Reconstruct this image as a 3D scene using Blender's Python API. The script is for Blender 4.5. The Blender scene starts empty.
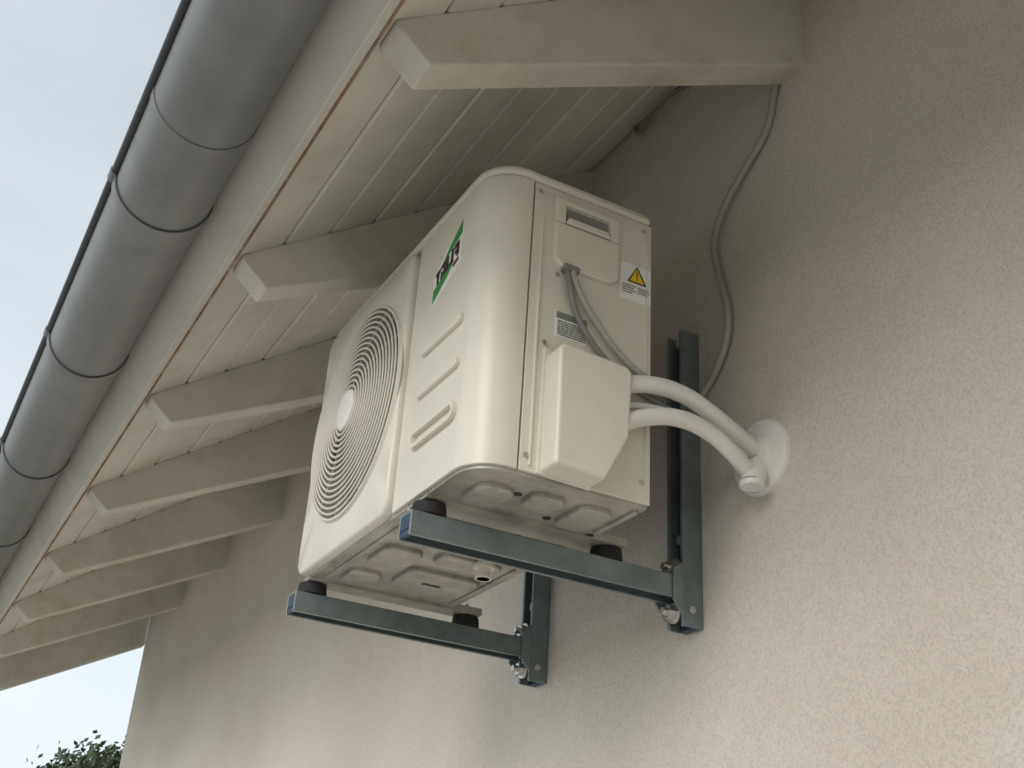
import bpy, bmesh, math, random
from mathutils import Vector, Matrix
random.seed(7)
S=1.3; CZ=1.75
scene=bpy.context.scene
def P(x,y,z): return Vector((S*x,S*y,S*z+CZ))

# ------------------------------------------------------------------ materials
def newmat(name):
    m=bpy.data.materials.new(name); m.use_nodes=True
    nt=m.node_tree; b=nt.nodes['Principled BSDF']; return m,nt,b
def mat(name,col,rough=.5,metal=0.,var=.12,vscale=3.,bump=0.,bscale=60.,dirt=None,dirt_amt=.4,dscale=2.5,bdist=.002,spec=.5):
    m,nt,b=newmat(name)
    tc=nt.nodes.new('ShaderNodeTexCoord')
    n=nt.nodes.new('ShaderNodeTexNoise'); n.inputs['Scale'].default_value=vscale; n.inputs['Detail'].default_value=4
    n.inputs['Roughness'].default_value=.65
    nt.links.new(tc.outputs['Object'],n.inputs['Vector'])
    r=nt.nodes.new('ShaderNodeValToRGB')
    r.color_ramp.elements[0].position=.3; r.color_ramp.elements[1].position=.7
    r.color_ramp.elements[0].color=tuple(c*(1-var) for c in col)+(1,)
    r.color_ramp.elements[1].color=tuple(min(1,c*(1+var*.6)) for c in col)+(1,)
    nt.links.new(n.outputs['Fac'],r.inputs['Fac'])
    out=r.outputs['Color']
    if dirt:
        n2=nt.nodes.new('ShaderNodeTexNoise'); n2.inputs['Scale'].default_value=dscale; n2.inputs['Detail'].default_value=6; n2.inputs['Roughness'].default_value=.7
        nt.links.new(tc.outputs['Object'],n2.inputs['Vector'])
        r2=nt.nodes.new('ShaderNodeValToRGB'); r2.color_ramp.elements[0].position=.5; r2.color_ramp.elements[1].position=.8
        r2.color_ramp.elements[0].color=(0,0,0,1); r2.color_ramp.elements[1].color=(dirt_amt,)*3+(1,)
        nt.links.new(n2.outputs['Fac'],r2.inputs['Fac'])
        mx=nt.nodes.new('ShaderNodeMix'); mx.data_type='RGBA'
        nt.links.new(r2.outputs['Color'],mx.inputs[0]); nt.links.new(out,mx.inputs[6]); mx.inputs[7].default_value=dirt+(1,)
        out=mx.outputs[2]
    nt.links.new(out,b.inputs['Base Color'])
    b.inputs['Roughness'].default_value=rough; b.inputs['Metallic'].default_value=metal
    b.inputs['Specular IOR Level'].default_value=spec
    if bump>0:
        nb=nt.nodes.new('ShaderNodeTexNoise'); nb.inputs['Scale'].default_value=bscale; nb.inputs['Detail'].default_value=2
        nt.links.new(tc.outputs['Object'],nb.inputs['Vector'])
        bp=nt.nodes.new('ShaderNodeBump'); bp.inputs['Strength'].default_value=bump; bp.inputs['Distance'].default_value=bdist
        nt.links.new(nb.outputs['Fac'],bp.inputs['Height']); nt.links.new(bp.outputs['Normal'],b.inputs['Normal'])
    return m

def stucco():
    m,nt,b=newmat('stucco_render')
    tc=nt.nodes.new('ShaderNodeTexCoord')
    def noise(s,d,r=.6):
        n=nt.nodes.new('ShaderNodeTexNoise'); n.inputs['Scale'].default_value=s; n.inputs['Detail'].default_value=d; n.inputs['Roughness'].default_value=r
        nt.links.new(tc.outputs['Object'],n.inputs['Vector']); return n
    big=noise(1.1,5); r=nt.nodes.new('ShaderNodeValToRGB')
    r.color_ramp.elements[0].position=.32; r.color_ramp.elements[1].position=.68
    r.color_ramp.elements[0].color=(.60,.545,.485,1); r.color_ramp.elements[1].color=(.71,.66,.60,1)
    nt.links.new(big.outputs['Fac'],r.inputs['Fac'])
    g=noise(225,2,.6)
    pits=nt.nodes.new('ShaderNodeValToRGB'); pits.color_ramp.elements[0].position=.32; pits.color_ramp.elements[1].position=.52
    nt.links.new(g.outputs['Fac'],pits.inputs['Fac'])
    mx=nt.nodes.new('ShaderNodeMix'); mx.data_type='RGBA'; mx.blend_type='MULTIPLY'; 
    mx.inputs[0].default_value=.12
    nt.links.new(r.outputs['Color'],mx.inputs[6]); nt.links.new(pits.outputs['Color'],mx.inputs[7])
    nt.links.new(mx.outputs[2],b.inputs['Base Color'])
    bp=nt.nodes.new('ShaderNodeBump'); bp.inputs['Strength'].default_value=.6; bp.inputs['Distance'].default_value=.0014
    nt.links.new(pits.outputs['Color'],bp.inputs['Height']); nt.links.new(bp.outputs['Normal'],b.inputs['Normal'])
    b.inputs['Roughness'].default_value=.95; b.inputs['Specular IOR Level'].default_value=.15
    return m

M={}
M['stucco']=stucco()
M['ac']=mat('cream_powder_coat',(.72,.685,.605),.36,var=.05,vscale=5,dirt=(.42,.36,.27),dirt_amt=.16,dscale=6)
M['acdark']=mat('dark_interior',(.03,.03,.03),.6)
M['grille']=mat('grille_plastic',(.68,.645,.57),.42,var=.05)
M['blade']=mat('fan_blade_plastic',(.09,.087,.08),.5)
M['pan']=mat('galvanised_base_pan',(.44,.42,.375),.42,metal=.3,var=.3,vscale=14,dirt=(.15,.125,.095),dirt_amt=.8,dscale=11)
M['bracket']=mat('blue_grey_galvanised_bracket',(.20,.245,.245),.32,metal=.4,var=.25,vscale=12,dirt=(.36,.41,.40),dirt_amt=.4,dscale=18)
M['bracketin']=mat('channel_shade_blue',(.02,.045,.08),.45,metal=.2,var=.25,vscale=10)  # dark blue colour carries the channel's inner shadow and blue reflection
M['rubber']=mat('black_rubber',(.015,.015,.017),.75)
M['zinc']=mat('zinc_bolt',(.66,.65,.62),.3,metal=.85,var=.15,vscale=40)
M['woodwhite']=mat('white_painted_timber',(.66,.635,.57),.6,var=.12,vscale=2.5,bump=.25,bscale=25,dirt=(.38,.31,.22),dirt_amt=.45,dscale=4)
M['beam']=mat('rafter_paint',(.64,.605,.535),.6,var=.14,vscale=3,bump=.3,bscale=22,dirt=(.34,.255,.17),dirt_amt=.6,dscale=5)
M['fascia']=mat('fascia_paint',(.63,.61,.565),.55,var=.08,vscale=2,bump=.15,bscale=30,dirt=(.4,.35,.28),dirt_amt=.4,dscale=3)
M['rawwood']=mat('weathered_wood_edge',(.30,.17,.10),.75,var=.5,vscale=14,dirt=(.6,.56,.5),dirt_amt=.9,dscale=9)
M['gap']=mat('dark_joint',(.05,.045,.04),.9)
M['gutter']=mat('zinc_gutter',(.215,.217,.217),.45,metal=.35,var=.2,vscale=2.2,dirt=(.12,.12,.12),dirt_amt=.5,dscale=7)
M['gutterdark']=mat('gutter_dark_bead_and_shadow',(.05,.052,.055),.5,metal=.3)  # dark metal for the bead, also the painted strap shadows
M['pipe']=mat('white_pipe_insulation',(.76,.74,.70),.5,var=.06,vscale=12,bump=.2,bscale=80)
M['cable']=mat('grey_cable_sheath',(.36,.36,.32),.5,var=.15)
M['cabledark']=mat('dark_grey_cable',(.20,.20,.19),.5,var=.15)
M['cabletrim']=mat('white_cover_plastic',(.79,.78,.75),.4,var=.03)
M['tile']=mat('roof_tile',(.22,.1,.065),.8,var=.3,vscale=6)
M['labelwhite']=mat('label_white',(.82,.82,.8),.5,var=.02)
M['yellow']=mat('label_yellow',(.85,.55,.02),.5,var=.02)
M['black']=mat('label_black',(.03,.02,.02),.5)
M['plate']=mat('rating_plate_grey',(.30,.31,.30),.35,metal=.4,var=.1,vscale=40)
M['green']=mat('logo_green',(.03,.28,.06),.45,var=.03)
M['red']=mat('logo_red',(.25,.03,.03),.45,var=.03)
M['bounce_paving']=mat('pale_bounce_gravel',(.50,.475,.43),.9,var=.12,vscale=3,bump=.3)  # kept pale so it throws light up under the eave
M['grass']=mat('grass_ground',(.09,.12,.05),.95,var=.35,vscale=4,bump=.5,bscale=40,bdist=.02)
M['bark']=mat('bark',(.12,.09,.06),.9,var=.3,vscale=10)
M['leaf']=mat('leaf_green',(.05,.075,.04),.6,var=.4,vscale=1.5)
M['leafl']=mat('leaf_light',(.09,.12,.06),.6,var=.3,vscale=1.5)

# ------------------------------------------------------------------ helpers
def empty(name,loc):
    e=bpy.data.objects.new(name,None); scene.collection.objects.link(e); e.location=loc; e.empty_display_size=.1
    return e
def link(me_or_curve,name,parent,m=None):
    o=bpy.data.objects.new(name,me_or_curve); scene.collection.objects.link(o)
    if m is not None: me_or_curve.materials.append(m)
    if parent is not None:
        o.parent=parent; o.matrix_parent_inverse=Matrix.Translation(parent.location).inverted()
    return o
def finish(bm,name,m,parent,bevel=0,seg=2,smooth=False):
    bmesh.ops.recalc_face_normals(bm,faces=bm.faces[:])
    me=bpy.data.meshes.new(name); bm.to_mesh(me); bm.free()
    o=link(me,name,parent,m)
    if smooth:
        for p in me.polygons: p.use_smooth=True
    if bevel>0:
        md=o.modifiers.new('bevel','BEVEL'); md.width=bevel*S; md.segments=seg; md.limit_method='ANGLE'; md.angle_limit=math.radians(35)
        for p in me.polygons: p.use_smooth=True
        md.harden_normals=True
    return o
def addbox(bm,x0,x1,y0,y1,z0,z1):
    vs=[bm.verts.new(P(x,y,z)) for x in (x0,x1) for y in (y0,y1) for z in (z0,z1)]
    for f in ((0,1,3,2),(4,6,7,5),(0,4,5,1),(2,3,7,6),(0,2,6,4),(1,5,7,3)): bm.faces.new([vs[i] for i in f])
def box(name,x0,x1,y0,y1,z0,z1,m,parent,bevel=0,seg=2):
    bm=bmesh.new(); addbox(bm,x0,x1,y0,y1,z0,z1); return finish(bm,name,m,parent,bevel,seg)
def addprism(bm,pts,axis,a0,a1):
    def q(p,a):
        if axis=='y': return P(p[0],a,p[1])
        if axis=='z': return P(p[0],p[1],a)
        return P(a,p[0],p[1])
    A=[bm.verts.new(q(p,a0)) for p in pts]; B=[bm.verts.new(q(p,a1)) for p in pts]
    n=len(pts)
    bm.faces.new(A); bm.faces.new(B[::-1])
    for i in range(n): bm.faces.new((A[i],A[(i+1)%n],B[(i+1)%n],B[i]))
def prism(name,pts,axis,a0,a1,m,parent,bevel=0,seg=2):
    bm=bmesh.new(); addprism(bm,pts,axis,a0,a1); return finish(bm,name,m,parent,bevel,seg)
def tube(name,pts,r,m,parent,cyclic=False,res=12):
    cu=bpy.data.curves.new(name,'CURVE'); cu.dimensions='3D'; cu.bevel_depth=r*S; cu.bevel_resolution=4; cu.resolution_u=res; cu.use_fill_caps=True
    sp=cu.splines.new('BEZIER'); sp.bezier_points.add(len(pts)-1); sp.use_cyclic_u=cyclic
    for bp,p in zip(sp.bezier_points,pts):
        bp.co=P(*p); bp.handle_left_type='AUTO'; bp.handle_right_type='AUTO'
    return link(cu,name,parent,m)
def addcyl(bm,c,axis,r,h,n=24,r2=None,rot=0.):
    r2=r if r2 is None else r2
    ring=[]
    for k,(hh,rr) in enumerate(((0,r),(h,r2))):
        L=[]
        for i in range(n):
            a=2*math.pi*i/n+rot; ca,sa=rr*math.cos(a),rr*math.sin(a)
            if axis=='x': v=(c[0]+hh,c[1]+ca,c[2]+sa)
            elif axis=='y': v=(c[0]+ca,c[1]+hh,c[2]+sa)
            else: v=(c[0]+ca,c[1]+sa,c[2]+hh)
            L.append(bm.verts.new(P(*v)))
        ring.append(L)
    bm.faces.new(ring[0]); bm.faces.new(ring[1][::-1])
    for i in range(n): bm.faces.new((ring[0][i],ring[0][(i+1)%n],ring[1][(i+1)%n],ring[1][i]))
def addlathe_x(bm,prof,cy,cz,n=64):  # prof list of (x,r); surface of revolution about an X axis
    R=[]
    for (x,r) in prof:
        R.append([bm.verts.new(P(x,cy+r*math.cos(2*math.pi*i/n),cz+r*math.sin(2*math.pi*i/n))) for i in range(n)])
    for a,b in zip(R,R[1:]):
        for i in range(n): bm.faces.new((a[i],a[(i+1)%n],b[(i+1)%n],b[i]))
    return R
def addtorus_x(bm,x,cy,cz,R,r,n=72,m=8):
    prof=[(x+r*math.cos(2*math.pi*k/m),R+r*math.sin(2*math.pi*k/m)) for k in range(m)]
    rings=addlathe_x(bm,prof,cy,cz,n)
    a,b=rings[-1],rings[0]
    for i in range(n): bm.faces.new((a[i],a[(i+1)%n],b[(i+1)%n],b[i]))

# ------------------------------------------------------------------ house
house=empty('house',P(3.5,1.5,-CZ/S))
GZ=-CZ/S           # ground level in D units
YN,YF=-3.0,5.30    # facade ends
ex,ez=.325,1.03    # eave edge of the soffit
wx,wz=1.0,1.50     # soffit meets wall
L=math.hypot(wx-ex,wz-ez); tx,tz=(wx-ex)/L,(wz-ez)/L; nx,nz=-tz,tx   # n points up/outward
def SF(s,h): return (ex+tx*s+nx*h, ez+tz*s+nz*h)
slope=tz/tx
ridx=4.2; ridz=wz+slope*(ridx-wx)
bx=2*ridx-wx
prism('outer_walls',[(wx,GZ-.3),(wx,wz+.012),(ridx,ridz+.012),(bx,wz+.012),(bx,GZ-.3)],'y',YN,YF,M['stucco'],house)
# soffit boards
nb=9; bw=L/nb
bm=bmesh.new()
for i in range(nb):
    a,b=i*bw+.0020,(i+1)*bw-.0020
    h0=random.uniform(0,.0016)
    addprism(bm,[SF(a,h0+.0040),SF(a+.0040,h0),SF(b-.0040,h0),SF(b,h0+.0040),SF(b,.013),SF(a,.013)],'y',-2.2,5.42)
finish(bm,'soffit_boards',M['woodwhite'],house)
prism('soffit_backing',[SF(-.0,.0133),SF(L+.01,.0133),SF(L+.01,.02),SF(0,.02)],'y',-2.2,5.42,M['gap'],house)
# rafters
rw=.055
yf=[1.07+.615*k for k in range(-5,8)]
bm=bmesh.new()
for i,y in enumerate(yf):
    j=random.uniform(-.004,.004)
    dz=-.05 if i==len(yf)-1 else random.uniform(-.002,.002)
    addprism(bm,[(.334,1.036),(.338,1.026+dz),(.386+j,.987+dz),(1.004,1.300+dz*.7),(1.004,wz+.001),(.96,ez+slope*(.96-ex)+.002),(.35,ez+slope*(.35-ex)+.002)],'y',y-rw,y)
finish(bm,'rafters',M['beam'],house,bevel=.0035)
# fascia, leaning square to the roof slope
prism('fascia_board',[SF(-.002,-.002),SF(-.020,-.002),SF(-.020,.20),SF(-.002,.20)],'y',-2.2,5.42,M['fascia'],house,bevel=.0015)
prism('fascia_wood_edge',[SF(.0003,-.005),SF(-.0018,-.005),SF(-.0018,.012),SF(.0003,.012)],'y',-2.2,5.42,M['rawwood'],house)
# roof covering
bm=bmesh.new()
Lr=math.hypot(ridx-ex,ridz-ez); s=-.10; 
while s<Lr:
    addprism(bm,[SF(s,.10),SF(min(s+.29,Lr+.02),.07),SF(min(s+.29,Lr+.02),.085),SF(s,.125)],'y',-2.25,5.47)
    s+=.26
finish(bm,'roof_tiles_front',M['tile'],house)
bm=bmesh.new(); s=-.10
def SB(s_,h): 
    a=SF(s_,h); return (2*ridx-a[0],a[1])
while s<Lr:
    addprism(bm,[SB(s,.10),SB(min(s+.29,Lr+.02),.07),SB(min(s+.29,Lr+.02),.085),SB(s,.125)],'y',-2.25,5.47)
    s+=.26
prism('roof_deck',[SF(0,.021),SF(Lr,.021),SB(Lr-.001,.021),SB(0,.021),SB(0,.068),SB(Lr,.068),SF(0,.068)],'y',-2.2,5.42,M['woodwhite'],house)
finish(bm,'roof_tiles_back',M['tile'],house)
prism('barge_board',[SF(-.0,-.012),SF(Lr,-.012),SF(Lr,.10),SF(0,.10)],'y',5.422,5.442,M['fascia'],house,bevel=.002)

# ------------------------------------------------------------------ gutter
gut=empty('rain_gutter',P(.19,1.5,1.08))
gx,gz,gr=.1886,1.081,.074
def arc(r0,r1,a0,a1,n=28):
    o=[(gx+r1*math.cos(math.radians(a0+(a1-a0)*i/n)),gz+r1*math.sin(math.radians(a0+(a1-a0)*i/n))) for i in range(n+1)]
    i_=[(gx+r0*math.cos(math.radians(a0+(a1-a0)*i/n)),gz+r0*math.sin(math.radians(a0+(a1-a0)*i/n))) for i in range(n,-1,-1)]
    return o+i_
def arcprism(name,r0,r1,a0,a1,ys,m,parent):
    bm=bmesh.new()
    for (ya,yb) in ys:
        pts=arc(r0,r1,a0,a1); n=len(pts)
        A=[bm.verts.new(P(p[0],ya,p[1])) for p in pts]; B=[bm.verts.new(P(p[0],yb,p[1])) for p in pts]
        h=n//2
        for i in range(n): bm.faces.new((A[i],A[(i+1)%n],B[(i+1)%n],B[i]))
        for i in range(h-1):
            bm.faces.new((A[i],A[i+1],A[n-2-i],A[n-1-i])); bm.faces.new((B[i],B[i+1],B[n-2-i],B[n-1-i]))
    o=finish(bm,name,m,parent)
    for p in o.data.polygons: p.use_smooth=True
    md=o.modifiers.new('e','EDGE_SPLIT'); md.split_angle=math.radians(40)
    return o
arcprism('trough',gr-.0018,gr,178,368,[(-2.2,1.355),(1.352,5.43)],M['gutter'],gut)
arcprism('joint_collar',gr+.0002,gr+.0016,178,366,[(1.352,1.372),(3.85,3.875)],M['gutter'],gut)
hang=[-1.4,-.8,-.2,.4,1.0,1.6,2.19,2.82,3.42,4.03,4.63,5.2]
arcprism('hanger_strap',gr+.0004,gr+.0036,176,372,[(y-.011,y+.011) for y in hang],M['gutter'],gut)
arcprism('hanger_painted_shadow',gr+.0003,gr+.0012,178,368,[(y-.0125,y+.0125) for y in hang],M['gutterdark'],gut)  # solid dark band, its colour standing in for shadow beside each strap
bm=bmesh.new(); addcyl(bm,(gx-gr-.003,-2.2,gz+.004),'y',.0075,7.63,16); finish(bm,'front_bead',M['gutterdark'],gut,smooth=False)
bm=bmesh.new()
for y in hang: addcyl(bm,(gx-gr-.003,y-.012,gz+.004),'y',.0095,.024,16)
finish(bm,'bead_clips',M['gutter'],gut)
bm=bmesh.new()
for y in (-2.2,5.428):
    pts=[(gx+gr*math.cos(math.radians(180+180*i/20)),gz+gr*math.sin(math.radians(180+180*i/20))) for i in range(21)]
    addprism(bm,pts,'y',y,y+.003)
finish(bm,'end_caps',M['gutter'],gut)

# ------------------------------------------------------------------ AC unit
ac=empty('air_conditioner_outdoor_unit',P(.68,1.45,.56))
X0,X1,Y0,Y1,Z0,Z1=.55,.81,1.154,1.75,.56,1.006
R=.054
def cornerarc(cx,cy,r,a0,a1,n=10):
    return [(cx+r*math.cos(math.radians(a0+(a1-a0)*i/n)),cy+r*math.sin(math.radians(a0+(a1-a0)*i/n))) for i in range(n+1)]
# corner shell wrapping from front to side
shell=[(X0,1.392)]+cornerarc(X0+R,Y0+R,R,180,270,14)+[(.612,Y0),(.612,Y0+.014),(X0+R,Y0+.014)]+cornerarc(X0+R,Y0+R,R-.014,270,180,14)[1:]+[(X0+.014,1.392)]
prism('front_corner_panel',shell,'z',Z0+.004,Z1-.006,M['ac'],ac,bevel=.0012)
prism('side_panel',[(.6150,Y0+.0012),(X1,Y0+.0012),(X1,Y0+.02),(.6150,Y0+.02)],'z',Z0+.004,Z1-.006,M['ac'],ac,bevel=.0015)
bm=bmesh.new()
addbox(bm,.627,.6300,Y0-.0016,Y0+.004,Z0+.012,Z1-.02)
addbox(bm,.800,.802,Y0-.0006,Y0+.004,Z0+.012,Z1-.02)
finish(bm,'side_panel_rib',M['ac'],ac,bevel=.0008)
# core (dark interior seen through gaps)
prism('inner_casing',[(.606,Y0+.015),(X1-.006,Y0+.015),(X1-.006,Y1-.004),(.606,Y1-.004)],'z',Z0+.006,Z1-.008,M['acdark'],ac)
box('core_front_right',X0+.0145,.607,Y0+.045,1.388,Z0+.008,Z1-.008,M['acdark'],ac)
# back panel with coil fins + far side
box('far_side_panel',.575,X1,Y1-.0035,Y1,Z0+.004,Z1-.006,M['ac'],ac,bevel=.001)
bm=bmesh.new()
y=Y0+.022
while y<Y1-.006:
    addbox(bm,X1-.0055,X1-.001,y,y+.002,Z0+.01,Z1-.012); y+=.006
finish(bm,'rear_coil_fins',M['plate'],ac)
# lid with folded rim
lid=[(X0-.001,Y1+.001)]+cornerarc(X0+R,Y0+R,R+.001,180,270,14)+[(X1+.001,Y0-.001),(X1+.001,Y1+.001)]
prism('top_lid',lid,'z',Z1-.0045,Z1+.013,M['ac'],ac,bevel=.010,seg=5)
# fan panel : polar mesh with round opening
FX=.541; cy,cz=1.570,.785; FR=.174
bm=bmesh.new()
ya,yb,za,zb=1.397,Y1+.001,Z0+.003,Z1-.010
n=128; rr=.022
def outer(a):
    c,s_=math.cos(a),math.sin(a)
    t=1e9
    if c>1e-6: t=min(t,(yb-cy)/c)
    if c<-1e-6: t=min(t,(ya-cy)/c)
    if s_>1e-6: t=min(t,(zb-cz)/s_)
    if s_<-1e-6: t=min(t,(za-cz)/s_)
    y_,z_=cy+c*t,cz+s_*t
    for (sy,ylim) in ((1,yb),(-1,ya)):
        for (sz,zlim) in ((1,zb),(-1,za)):
            ccy,ccz=ylim-sy*rr,zlim-sz*rr
            if (y_-ccy)*sy>0 and (z_-ccz)*sz>0:
                d=math.hypot(y_-ccy,z_-ccz); y_,z_=ccy+(y_-ccy)*rr/d,ccz+(z_-ccz)*rr/d
    return y_,z_
def ringof(fn): return [bm.verts.new(P(*fn(2*math.pi*(i+.5)/n))) for i in range(n)]
def shrink(x,w):
    def f(a):
        oy,oz=outer(a); d=math.hypot(oy-cy,oz-cz); k=(d-w)/d
        return (x,cy+(oy-cy)*k,cz+(oz-cz)*k)
    return f
def circ(x,r): return lambda a:(x,cy+r*math.cos(a),cz+r*math.sin(a))
rings=[ringof(shrink(.606,0)),ringof(shrink(FX+.006,0)),ringof(shrink(FX+.002,.0018)),ringof(shrink(FX,.005)),
       ringof(circ(FX,FR+.001)),ringof(circ(FX-.005,FR-.001)),ringof(circ(FX-.005,FR-.004)),ringof(circ(FX+.004,FR-.006)),ringof(circ(.600,FR-.006))]
for a,b in zip(rings,rings[1:]):
    for i in range(n): bm.faces.new((a[i],a[(i+1)%n],b[(i+1)%n],b[i]))
o=finish(bm,'fan_panel',M['ac'],ac,smooth=True)
md=o.modifiers.new('e','EDGE_SPLIT'); md.split_angle=math.radians(38)
# grille
bm=bmesh.new()
nr=15
def dome(r): return FX-.004-.012*(1-(r/FR)**2)
for k in range(nr):
    r=.040+(FR-.0105-.040)*k/(nr-1)
    addtorus_x(bm,dome(r),cy,cz,r,.0021,72,6)
finish(bm,'grille_rings',M['grille'],ac,smooth=True)
bm=bmesh.new()
for k in range(12):
    a=2*math.pi*k/12+.1
    seg=10; prev=None
    for j in range(seg+1):
        r=.026+(FR-.004-.026)*j/seg; aa=a+.55*(r/FR)
        c=Vector((dome(r)+.0030,cy+r*math.cos(aa),cz+r*math.sin(aa)))
        tv=Vector((-math.sin(aa),math.cos(aa)))*.0013
        cur=[bm.verts.new(P(c.x-.0012,c.y-tv.x,c.z-tv.y)),bm.verts.new(P(c.x-.0012,c.y+tv.x,c.z+tv.y)),bm.verts.new(P(c.x+.0015,c.y+tv.x,c.z+tv.y)),bm.verts.new(P(c.x+.0015,c.y-tv.x,c.z-tv.y))]
        if prev:
            for q in range(4): bm.faces.new((prev[q],prev[(q+1)%4],cur[(q+1)%4],cur[q]))
        prev=cur
finish(bm,'grille_spokes',M['grille'],ac)
bm=bmesh.new()
rg=addlathe_x(bm,[(FX-.008,.034),(FX-.0175,.0335),(FX-.0195,.031),(FX-.0205,.023),(FX-.021,.001)],cy,cz,40)
bm.faces.new(rg[0]); 
finish(bm,'grille_hub',M['cabletrim'],ac,smooth=True)
# fan blades
bm=bmesh.new()
addcyl(bm,(.565,cy,cz),'x',.04,.03,32)
for b_ in range(3):
    a0=b_*2*math.pi/3
    grid=[]
    for i in range(7):
        r=.035+(.155-.035)*i/6; row=[]
        for j in range(7):
            aa=a0+(j/6-.5)*(1.35)+.5*(r/.155)
            row.append(bm.verts.new(P(.563+.032*(j/6),cy+r*math.cos(aa),cz+r*math.sin(aa))))
        grid.append(row)
    for i in range(6):
        for j in range(6): bm.faces.new((grid[i][j],grid[i+1][j],grid[i+1][j+1],grid[i][j+1]))
finish(bm,'fan_blades',M['blade'],ac,smooth=True)
# embossed louvre dashes on front panel
def slot(y0,y1,zc,h,x=X0,n=6):
    r=h/2
    return [(y0+r+r*math.cos(math.radians(90+180*i/n)),zc+r*math.sin(math.radians(90+180*i/n))) for i in range(n+1)]+[(y1-r+r*math.cos(math.radians(-90+180*i/n)),zc+r*math.sin(math.radians(-90+180*i/n))) for i in range(n+1)]
bm=bmesh.new()
for zc in (.787,.720): addprism(bm,slot(1.212,1.338,zc,.014),'x',X0-.007,X0+.004)
finish(bm,'embossed_louvres',M['ac'],ac,bevel=.003,seg=3)
bm=bmesh.new()
def framering(bm,y0,y1,zc,h,t,x0,x1):
    A=slot(y0,y1,zc,h); B=slot(y0+t,y1-t,zc,h-2*t); nn=len(A)
    a=[bm.verts.new(P(x0,*p)) for p in A]; b=[bm.verts.new(P(x0,*p)) for p in B]
    a2=[bm.verts.new(P(x1,*p)) for p in A]; b2=[bm.verts.new(P(x1,*p)) for p in B]
    for i in range(nn):
        j=(i+1)%nn
        bm.faces.new((a[i],a[j],b[j],b[i])); bm.faces.new((a[i],a[j],a2[j],a2[i])); bm.faces.new((b[i],b[j],b2[j],b2[i]))
framering(bm,1.208,1.342,.650,.027,.0065,X0-.007,X0+.004)
finish(bm,'embossed_grip_outline',M['ac'],ac)
# logo sticker: leaning green flashes, dark lettering
lx=X0-.0006
def flat(name,polys,m,parent,x=None,y=None,th=.0008):
    bm=bmesh.new()
    for p in polys:
        if x is not None: addprism(bm,p,'x',x-th/2,x+th/2)
        else: addprism(bm,p,'y',y-th/2,y+th/2)
    return finish(bm,name,m,parent)
flat('logo_backing',[[(1.240,.966),(1.240,.892),(1.328,.856),(1.328,.905),(1.300,.932),(1.262,.952)]],M['labelwhite'],ac,x=lx+.0003)
flat('logo_green_flash',[[(1.243,.962),(1.243,.940),(1.300,.917),(1.285,.932)],[(1.325,.862),(1.325,.884),(1.262,.905),(1.280,.888)]],M['green'],ac,x=lx-.0004)
flat('logo_lettering',[[(1.249,.931),(1.255,.930),(1.255,.906),(1.249,.907)],[(1.255,.930),(1.263,.927),(1.263,.921),(1.255,.924)],[(1.255,.919),(1.261,.917),(1.261,.912),(1.255,.914)],
 [(1.266,.926),(1.272,.925),(1.272,.901),(1.266,.902)],[(1.272,.907),(1.278,.905),(1.278,.899),(1.272,.901)],
 [(1.281,.922),(1.287,.921),(1.287,.896),(1.281,.897)],[(1.290,.919),(1.295,.918),(1.295,.894),(1.290,.895)],[(1.295,.918),(1.303,.915),(1.303,.909),(1.295,.912)],[(1.298,.905),(1.303,.904),(1.303,.891),(1.298,.892)],
 [(1.306,.913),(1.319,.909),(1.319,.903),(1.306,.907)],[(1.310,.908),(1.315,.907),(1.315,.889),(1.310,.890)]],M['black'],ac,x=lx-.0009)
flat('logo_red_line',[[(1.248,.902),(1.263,.897),(1.263,.892),(1.248,.897)]],M['red'],ac,x=lx-.0013)
# side details: grip recess plate
ys=Y0+.0012
hx0,hx1,hz0,hz1=.645,.750,.872,.983
prism('grip_plate',[(hx0,hz0+.012),(hx0+.014,hz0),(hx1-.014,hz0),(hx1,hz0+.010),(hx1,.942),(hx0,.942)],'y',ys-.009,ys+.004,M['ac'],ac,bevel=.003,seg=3)
bm=bmesh.new()
addprism(bm,[(hx0,.9425),(hx0+.016,.9425),(hx0+.016,.974),(hx1-.016,.974),(hx1-.016,.9425),(hx1,.9425),(hx1,hz1),(hx0,hz1)],'y',ys-.009,ys+.004)
finish(bm,'grip_plate_rim',M['ac'],ac,bevel=.002,seg=3)
box('grip_recess',hx0+.0155,hx1-.0155,ys-.0006,ys+.0035,.9428,.9735,M['plate'],ac)
prism('grip_lip',[(hx0+.020,.953),(hx1-.020,.953),(hx1-.016,.943),(hx0+.016,.943)],'y',ys-.0105,ys-.006,M['ac'],ac,bevel=.0012)
# warning label
box('warning_label',.757,.808,ys-.0012,ys+.001,.862,.922,M['labelwhite'],ac)
flat('warning_triangle',[[(.771,.893),(.797,.893),(.784,.916)]],M['yellow'],ac,y=ys-.0018)
flat('warning_triangle_border',[[(.769,.8915),(.799,.8915),(.799,.8930),(.769,.8930)],[(.769,.8930),(.771,.8930),(.784,.9165),(.784,.9190)],[(.799,.8930),(.797,.8930),(.784,.9165),(.784,.9190)],[(.7830,.910),(.7850,.910),(.7846,.901),(.7834,.901)],[(.7832,.899),(.7848,.899),(.7848,.8965),(.7832,.8965)]],M['black'],ac,y=ys-.0025)
tl=[]
for (za_,x0_,x1_) in ((.886,.760,.782),(.882,.760,.779),(.878,.760,.783),(.874,.760,.776),(.886,.786,.804),(.882,.786,.805),(.878,.786,.802)):
    x=x0_
    while x<x1_:
        w=random.uniform(.0015,.004); tl.append([(x,za_),(min(x+w,x1_),za_),(min(x+w,x1_),za_-.0016),(x,za_-.0016)]); x+=w+.0009
flat('warning_text',tl,M['plate'],ac,y=ys-.0018)
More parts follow.
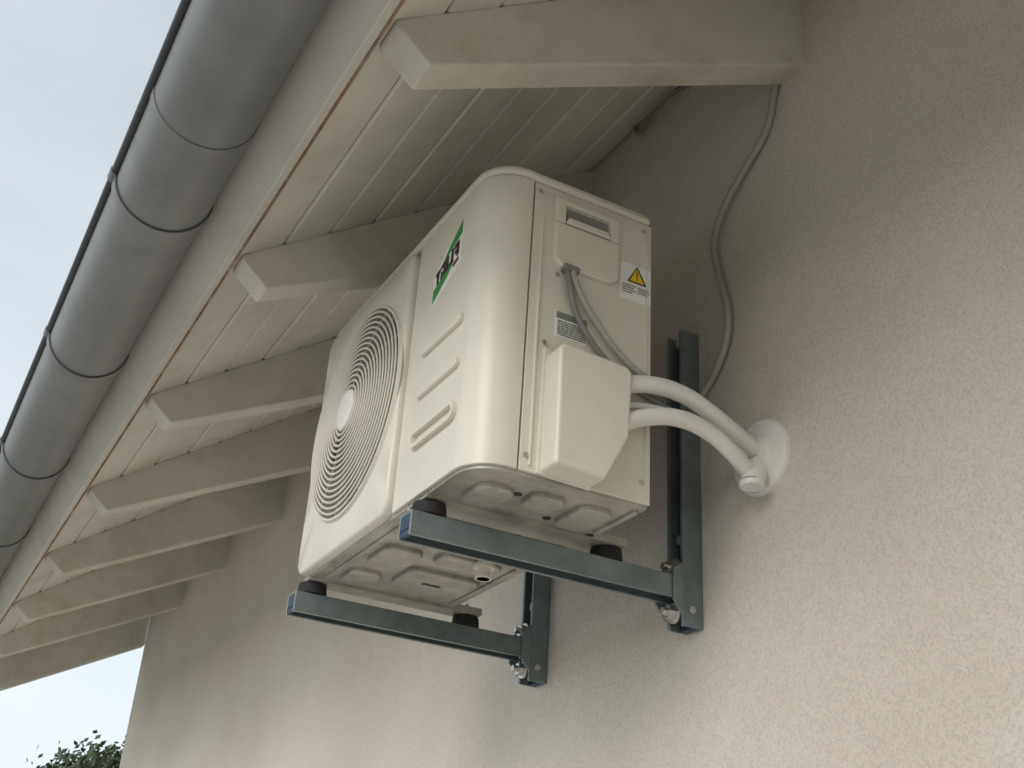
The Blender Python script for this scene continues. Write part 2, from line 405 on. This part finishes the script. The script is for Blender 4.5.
# rating plate
box('rating_plate',.656,.706,ys-.001,ys+.001,.766,.805,M['labelwhite'],ac)
box('rating_plate_header',.657,.705,ys-.0016,ys-.0011,.794,.804,M['plate'],ac)
tl=[]
for k in range(7):
    x=.659; zz=.791-.0034*k
    while x<.703:
        w=random.uniform(.003,.009); tl.append([(x,zz),(min(x+w,.703),zz),(min(x+w,.703),zz-.0019),(x,zz-.0019)]); x+=w+.0012
flat('rating_plate_text',tl,M['plate'],ac,y=ys-.0014)
# valve cover box, lower right chamfer, domed
prism('valve_cover',[(.643,.566),(.716,.562),(.750,.628),(.754,.722),(.746,.730),(.650,.736),(.643,.728)],'y',Y0-.040,Y0+.004,M['ac'],ac,bevel=.010,seg=5)
prism('valve_cover_flange',[(.638,.564),(.718,.5615),(.755,.628),(.759,.738),(.640,.742)],'y',Y0-.003,Y0+.004,M['ac'],ac,bevel=.001)
bm=bmesh.new()
for (x,z) in ((.640,.750),(.795,.592),(.622,.585),(.622,.985),(.795,.985),(.655,.86)):
    addcyl(bm,(x,Y0-.0022,z),'y',.003,.004,12)
finish(bm,'panel_screws',M['zinc'],ac)
# underside base pan
pan=[(X0+.006,Y1-.002)]+cornerarc(X0+R,Y0+R,R-.005,180,270,14)+[(X1-.002,Y0+.005),(X1-.002,Y1-.002)]
prism('base_pan',pan,'z',Z0-.001,Z0+.010,M['pan'],ac,bevel=.001)
bm=bmesh.new()
for (a,b,c,d) in ((.59,.64,1.20,1.27),(.66,.71,1.19,1.24),(.73,.78,1.19,1.27),(.60,.69,1.37,1.45),(.71,.78,1.36,1.42),(.59,.65,1.49,1.58),(.67,.77,1.47,1.52),(.66,.78,1.56,1.65),(.59,.64,1.62,1.69)):
    pts=[(a+.01,c),(b-.01,c),(b,c+.01),(b,d-.01),(b-.01,d),(a+.01,d),(a,d-.01),(a,c+.01)]
    addprism(bm,pts,'z',Z0-.009,Z0+.001)
addbox(bm,.555,.800,1.345,1.352,Z0-.006,Z0+.001)
addbox(bm,.795,.803,1.17,1.27,Z0-.006,Z0+.001)
addbox(bm,.572,.579,1.36,1.70,Z0-.005,Z0+.001)
addbox(bm,.790,.797,1.36,1.70,Z0-.005,Z0+.001)
finish(bm,'base_pan_stampings',M['pan'],ac,bevel=.003,seg=3)
bm=bmesh.new()
for (a,b) in ((.65,1.30),(.72,1.34),(.60,1.34),(.80,1.285),(.64,1.47),(.57,1.30),(.648,1.215),(.72,1.265)):
    addcyl(bm,(a,b,Z0-.0018),'z',.006,.0009,18)
addbox(bm,.70,.73,1.605,1.612,Z0-.0098,Z0-.0085); addbox(bm,.615,.66,1.41,1.415,Z0-.0098,Z0-.0085)
finish(bm,'drain_holes',M['acdark'],ac)
bm=bmesh.new()
rgx,rgy=.735,1.47
addcyl(bm,(rgx,rgy,Z0-.030),'z',.010,.03,20); addcyl(bm,(rgx,rgy,Z0-.014),'z',.016,.005,20); addcyl(bm,(rgx,rgy,Z0-.030),'z',.0125,.004,20)
finish(bm,'drain_nipple',M['ac'],ac)
bm=bmesh.new()
for yc in (1.312,1.745-.0):
    addbox(bm,X0+.004,.862,yc-.026,yc+.026 if yc<1.5 else yc+.012,Z0-.0036,Z0-.0012)
    addbox(bm,X0+.004,.862,yc-.026,yc-.0235,Z0-.0012,Z0+.008)
finish(bm,'mounting_feet',M['pan'],ac)
bm=bmesh.new()
for yc in (1.312,1.745):
    for xc in (.570,.845):
        addcyl(bm,(xc,yc,.5375),'z',.024,.0185,24,r2=.022)
finish(bm,'rubber_blocks',M['rubber'],ac,bevel=.002)
bm=bmesh.new()
for yc in (1.312,1.745):
    addcyl(bm,(.845,yc,Z0-.001),'z',.007,.008,6); addcyl(bm,(.845,yc,Z0-.001),'z',.0035,.02,12)
finish(bm,'foot_bolts',M['zinc'],ac)

# ------------------------------------------------------------------ brackets
def bracket(yb,name):
    e=empty(name,P(.98,yb+.018,.5))
    w=.038; t=.0035; lp=.006
    y0,y1=yb,yb+w; z0,z1=.504,.537
    arm=[(y0,z1),(y1,z1),(y1,z0),(y1-lp,z0),(y1-lp,z0+t),(y1-t,z0+t),(y1-t,z1-t),(y0+t,z1-t),(y0+t,z0+t),(y0+lp,z0+t),(y0+lp,z0),(y0,z0)]
    prism('arm',arm,'x',.538,.962,M['bracket'],e,bevel=.0008)
    box('arm_shade_fill',.5385,.9615,y0+t+.0002,y1-t-.0002,z0+.010,z1-t-.0002,M['bracketin'],e)  # solid fill coloured like the shadow inside the open arm
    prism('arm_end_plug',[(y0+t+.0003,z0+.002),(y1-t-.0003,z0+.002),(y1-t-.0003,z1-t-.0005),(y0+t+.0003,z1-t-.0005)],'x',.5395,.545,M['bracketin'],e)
    xa,xb=.964,.999
    rail=[(xb,y0),(xb,y1),(xa,y1),(xa,y1-lp),(xa+t,y1-lp),(xa+t,y1-t),(xb-t,y1-t),(xb-t,y0+t),(xa+t,y0+t),(xa+t,y0+lp),(xa,y0+lp),(xa,y0)]
    prism('wall_rail',rail,'z',.466,.946,M['bracket'],e,bevel=.0008)
    box('rail_shade_fill',xb-t-.012,xb-t-.0003,y0+t+.0003,y1-t-.0003,.4665,.9455,M['bracketin'],e)  # added block, the rail's inner shadow put into its colour
    prism('joint_plate',[(.945,.500),(.9634,.478),(.9634,.560),(.945,.545)],'y',y0-.0042,y0-.0004,M['bracket'],e,bevel=.0008)
    prism('joint_plate_rear',[(.945,.500),(.9634,.478),(.9634,.560),(.945,.545)],'y',y1+.0004,y1+.0042,M['bracket'],e,bevel=.0008)
    bm=bmesh.new()
    for z in (.553,.487):
        addcyl(bm,(.9595,(y0+y1)/2,z),'x',.0150,.004,24)
        addcyl(bm,(.950,(y0+y1)/2,z),'x',.0110,.0095,6)
        addcyl(bm,(.941,(y0+y1)/2,z),'x',.0055,.010,16)
    addcyl(bm,(.978,y0-.004,.490),'y',.006,.0038,6)
    for z in (.93,.60): addcyl(bm,(.972,(y0+y1)/2,z),'x',.008,.012,6)
    finish(bm,'bolts',M['zinc'],e,bevel=.0006)
    return e
bracket(1.293,'wall_bracket')
bracket(1.727,'wall_bracket.001')

# ------------------------------------------------------------------ pipes, cover and cables
pp=empty('insulated_refrigerant_pipes',P(.88,1.13,.70))
tube('suction_pipe',[(.745,1.132,.710),(.79,1.130,.723),(.84,1.128,.724),(.89,1.132,.713),(.935,1.138,.699),(1.002,1.153,.682)],.0120,M['pipe'],pp)
tube('liquid_pipe',[(.742,1.130,.652),(.785,1.126,.672),(.83,1.122,.682),(.88,1.124,.678),(.925,1.130,.662),(.960,1.138,.646),(.985,1.142,.640)],.0118,M['pipe'],pp)
tube('control_cable',[(.745,1.140,.684),(.80,1.146,.700),(.86,1.148,.702),(.92,1.150,.690),(.99,1.155,.678)],.0042,M['cabletrim'],pp)
wc=empty('wall_pipe_cover',P(1,1.153,.68))
bm=bmesh.new()
rg=addlathe_x(bm,[(1.001,.056),(.995,.056),(.991,.053),(.989,.044),(.988,.028),(.983,.026),(.980,.001)],1.153,.681,48)
bm.faces.new(rg[0]); o=finish(bm,'cover_disc',M['cabletrim'],wc,smooth=True)
md=o.modifiers.new('e','EDGE_SPLIT'); md.split_angle=math.radians(40)
tube('cover_spout',[(.988,1.150,.664),(.977,1.143,.650),(.968,1.138,.640),(.964,1.136,.628)],.0160,M['cabletrim'],wc)
bm=bmesh.new(); addcyl(bm,(.964,1.136,.622),'z',.0175,.008,28); finish(bm,'spout_collar',M['cabletrim'],wc,bevel=.001)

cb=empty('power_cable',P(.66,1.14,.85))
tube('unit_cable_a',[(.674,Y0-.006,.874),(.677,Y0-.010,.855),(.690,Y0-.012,.826),(.715,Y0-.012,.795),(.747,Y0-.012,.764),(.775,Y0-.012,.746),(.81,1.143,.736),(.86,1.147,.729),(.92,1.150,.708),(.99,1.155,.686)],.0048,M['cable'],cb)
tube('unit_cable_b',[(.667,Y0-.004,.874),(.669,Y0-.008,.853),(.683,Y0-.009,.803),(.711,Y0-.009,.765),(.745,Y0-.009,.738),(.765,Y0-.009,.725),(.81,1.147,.712),(.88,1.150,.700)],.0042,M['cabledark'],cb)
bm=bmesh.new(); addbox(bm,.660,.684,Y0-.012,Y0,.866,.8755); finish(bm,'cable_gland',M['cabledark'],cb,bevel=.001)
wcb=empty('wall_cable',P(.99,1.15,1.1))
x=.994
tube('cable_run',[(x,1.062,1.33),(x,1.078,1.300),(x,1.103,1.231),(x-.004,1.160,1.180),(x-.008,1.205,1.135),(x-.010,1.228,1.084),(x-.008,1.220,1.010),(x-.006,1.206,.949),(x-.004,1.212,.900),(x-.003,1.240,.858),(x-.002,1.285,.825),(x-.002,1.32,.80)],.0058,M['cable'],wcb)
tube('cable_loop',[(.993,1.30,1.478),(.975,1.34,1.462),(.975,1.40,1.450),(.985,1.45,1.462),(.992,1.47,1.49)],.004,M['cabledark'],wcb)

# ------------------------------------------------------------------ ground, paving, tree
def sheet(name,x0,x1,y0,y1,z,m):
    bm=bmesh.new(); vs=[bm.verts.new((x0,y0,z)),bm.verts.new((x1,y0,z)),bm.verts.new((x1,y1,z)),bm.verts.new((x0,y1,z))]; bm.faces.new(vs)
    me=bpy.data.meshes.new(name); bm.to_mesh(me); bm.free(); return link(me,name,None,m)
sheet('ground',-400,400,-400,400,0,M['grass'])
sheet('bounce_paving',-14,1.28,-12,16,.006,M['bounce_paving'])  # unseen sheet, made pale and wide to bounce light onto the soffit

def tree(name,bx_,by_,h,cr,nleaf,seed):
    rnd=random.Random(seed); e=empty(name,(bx_,by_,0))
    bm=bmesh.new()
    def limb(p0,p1,r0,r1,n=8):
        d=(p1-p0).normalized(); u=d.orthogonal().normalized(); w=d.cross(u)
        A=[bm.verts.new(p0+(u*math.cos(2*math.pi*i/n)+w*math.sin(2*math.pi*i/n))*r0) for i in range(n)]
        B=[bm.verts.new(p1+(u*math.cos(2*math.pi*i/n)+w*math.sin(2*math.pi*i/n))*r1) for i in range(n)]
        for i in range(n): bm.faces.new((A[i],A[(i+1)%n],B[(i+1)%n],B[i]))
    base=Vector((bx_,by_,-.05)); top=Vector((bx_+.1,by_,h*.8)); limb(base,top,.16,.04)
    tips=[]
    for k in range(60):
        t=rnd.uniform(.3,1); p=base.lerp(top,t); a=rnd.uniform(0,6.28); rr_=cr*rnd.uniform(.3,1)*(1.15-t*.35)
        q=p+Vector((math.cos(a)*rr_,math.sin(a)*rr_,rnd.uniform(.2,.9)*h*.16+.1)); limb(p,q,.045,.012,6); tips.append(q)
    tips.append(Vector((bx_+.1,by_,h*.93)))
    finish(bm,'trunk_and_limbs',M['bark'],e)
    for mi,(mname,frac) in enumerate((('leaf',.6),('leafl',.4))):
        bm=bmesh.new()
        for k in range(int(nleaf*frac)):
            c=rnd.choice(tips); sp=h*.05
            p=c+Vector((rnd.gauss(0,sp),rnd.gauss(0,sp),rnd.gauss(0,sp*.7)))
            s_=rnd.uniform(.04,.08)
            u=Vector((rnd.gauss(0,1),rnd.gauss(0,1),rnd.gauss(0,1))).normalized(); v=u.orthogonal().normalized(); w=u.cross(v)
            bm.faces.new([bm.verts.new(p+v*s_),bm.verts.new(p+w*s_*.5),bm.verts.new(p-v*s_),bm.verts.new(p-w*s_*.5)])
        finish(bm,'foliage_'+('darker','light')[mi],M[mname],e)  # random mix of two leaf colours
    return e
tree('tree',3.6,20.0,4.86,1.2,24000,3)

# ------------------------------------------------------------------ world + sun
w=bpy.data.worlds.new("World"); scene.world=w; w.use_nodes=True; nt=w.node_tree
bg=nt.nodes['Background']
sundir=Vector((-.80,-.45,.45)).normalized()
elev=math.asin(sundir.z); az=math.atan2(sundir.x,sundir.y)
sky=nt.nodes.new('ShaderNodeTexSky'); sky.sky_type='NISHITA'; sky.sun_disc=False
sky.sun_elevation=elev; sky.sun_rotation=az; sky.air_density=1.0; sky.dust_density=2.0
tc=nt.nodes.new('ShaderNodeTexCoord'); mp=nt.nodes.new('ShaderNodeMapping'); mp.inputs['Scale'].default_value=(1,1,2.2)
nt.links.new(tc.outputs['Generated'],mp.inputs['Vector'])
cn=nt.nodes.new('ShaderNodeTexNoise'); cn.inputs['Scale'].default_value=1.6; cn.inputs['Detail'].default_value=5; cn.inputs['Roughness'].default_value=.5
nt.links.new(mp.outputs[0],cn.inputs['Vector'])
cr_=nt.nodes.new('ShaderNodeValToRGB'); cr_.color_ramp.elements[0].position=.35; cr_.color_ramp.elements[1].position=.68
cr_.color_ramp.elements[0].color=(.68,.68,.68,1); cr_.color_ramp.elements[1].color=(.97,.97,.97,1)
nt.links.new(cn.outputs['Fac'],cr_.inputs['Fac'])
# hazy cloud layer: brighter towards the sun and towards the horizon
dot=nt.nodes.new('ShaderNodeVectorMath'); dot.operation='DOT_PRODUCT'
nt.links.new(tc.outputs['Generated'],dot.inputs[0]); dot.inputs[1].default_value=sundir
mr=nt.nodes.new('ShaderNodeMapRange'); mr.inputs['From Min'].default_value=-.1; mr.inputs['From Max'].default_value=1; mr.inputs['To Min'].default_value=1.0; mr.inputs['To Max'].default_value=1.5
nt.links.new(dot.outputs['Value'],mr.inputs['Value'])
sx=nt.nodes.new('ShaderNodeSeparateXYZ'); nt.links.new(tc.outputs['Generated'],sx.inputs[0])
hr=nt.nodes.new('ShaderNodeMapRange'); hr.inputs['From Min'].default_value=.0; hr.inputs['From Max'].default_value=.6; hr.inputs['To Min'].default_value=1.22; hr.inputs['To Max'].default_value=1.0
nt.links.new(sx.outputs['Z'],hr.inputs['Value'])
mu=nt.nodes.new('ShaderNodeMath'); mu.operation='MULTIPLY'; nt.links.new(mr.outputs[0],mu.inputs[0]); nt.links.new(hr.outputs[0],mu.inputs[1])
vm=nt.nodes.new('ShaderNodeVectorMath'); vm.operation='SCALE'; vm.inputs[0].default_value=(5.2,5.65,5.95); nt.links.new(mu.outputs[0],vm.inputs['Scale'])
mx=nt.nodes.new('ShaderNodeMix'); mx.data_type='RGBA'
nt.links.new(cr_.outputs['Color'],mx.inputs[0]); nt.links.new(sky.outputs['Color'],mx.inputs[6]); nt.links.new(vm.outputs[0],mx.inputs[7])
nt.links.new(mx.outputs[2],bg.inputs['Color']); bg.inputs['Strength'].default_value=.15
sd=bpy.data.lights.new('sun','SUN'); sd.energy=1.05; sd.angle=math.radians(24); sd.color=(1,.92,.82)
so=bpy.data.objects.new('sun',sd); scene.collection.objects.link(so); so.location=(-6,-4,8)
so.rotation_euler=sundir.to_track_quat('Z','Y').to_euler()

# ------------------------------------------------------------------ camera
right=Vector((.8717,-.4861,.0594)).normalized(); up=Vector((-.2710,-.3778,.8851))
up=(up-right*up.dot(right)).normalized(); back=right.cross(up)
cam=bpy.data.cameras.new('camera'); co=bpy.data.objects.new('camera',cam); scene.collection.objects.link(co)
mw=Matrix((right,up,back)).transposed().to_4x4(); mw.translation=P(0,0,0); co.matrix_world=mw
cam.sensor_width=36; cam.lens=1164/1024*36; cam.clip_end=2000; cam.clip_start=.02
scene.camera=co
scene.view_settings.view_transform='Standard'; scene.view_settings.look='None'; scene.view_settings.exposure=0
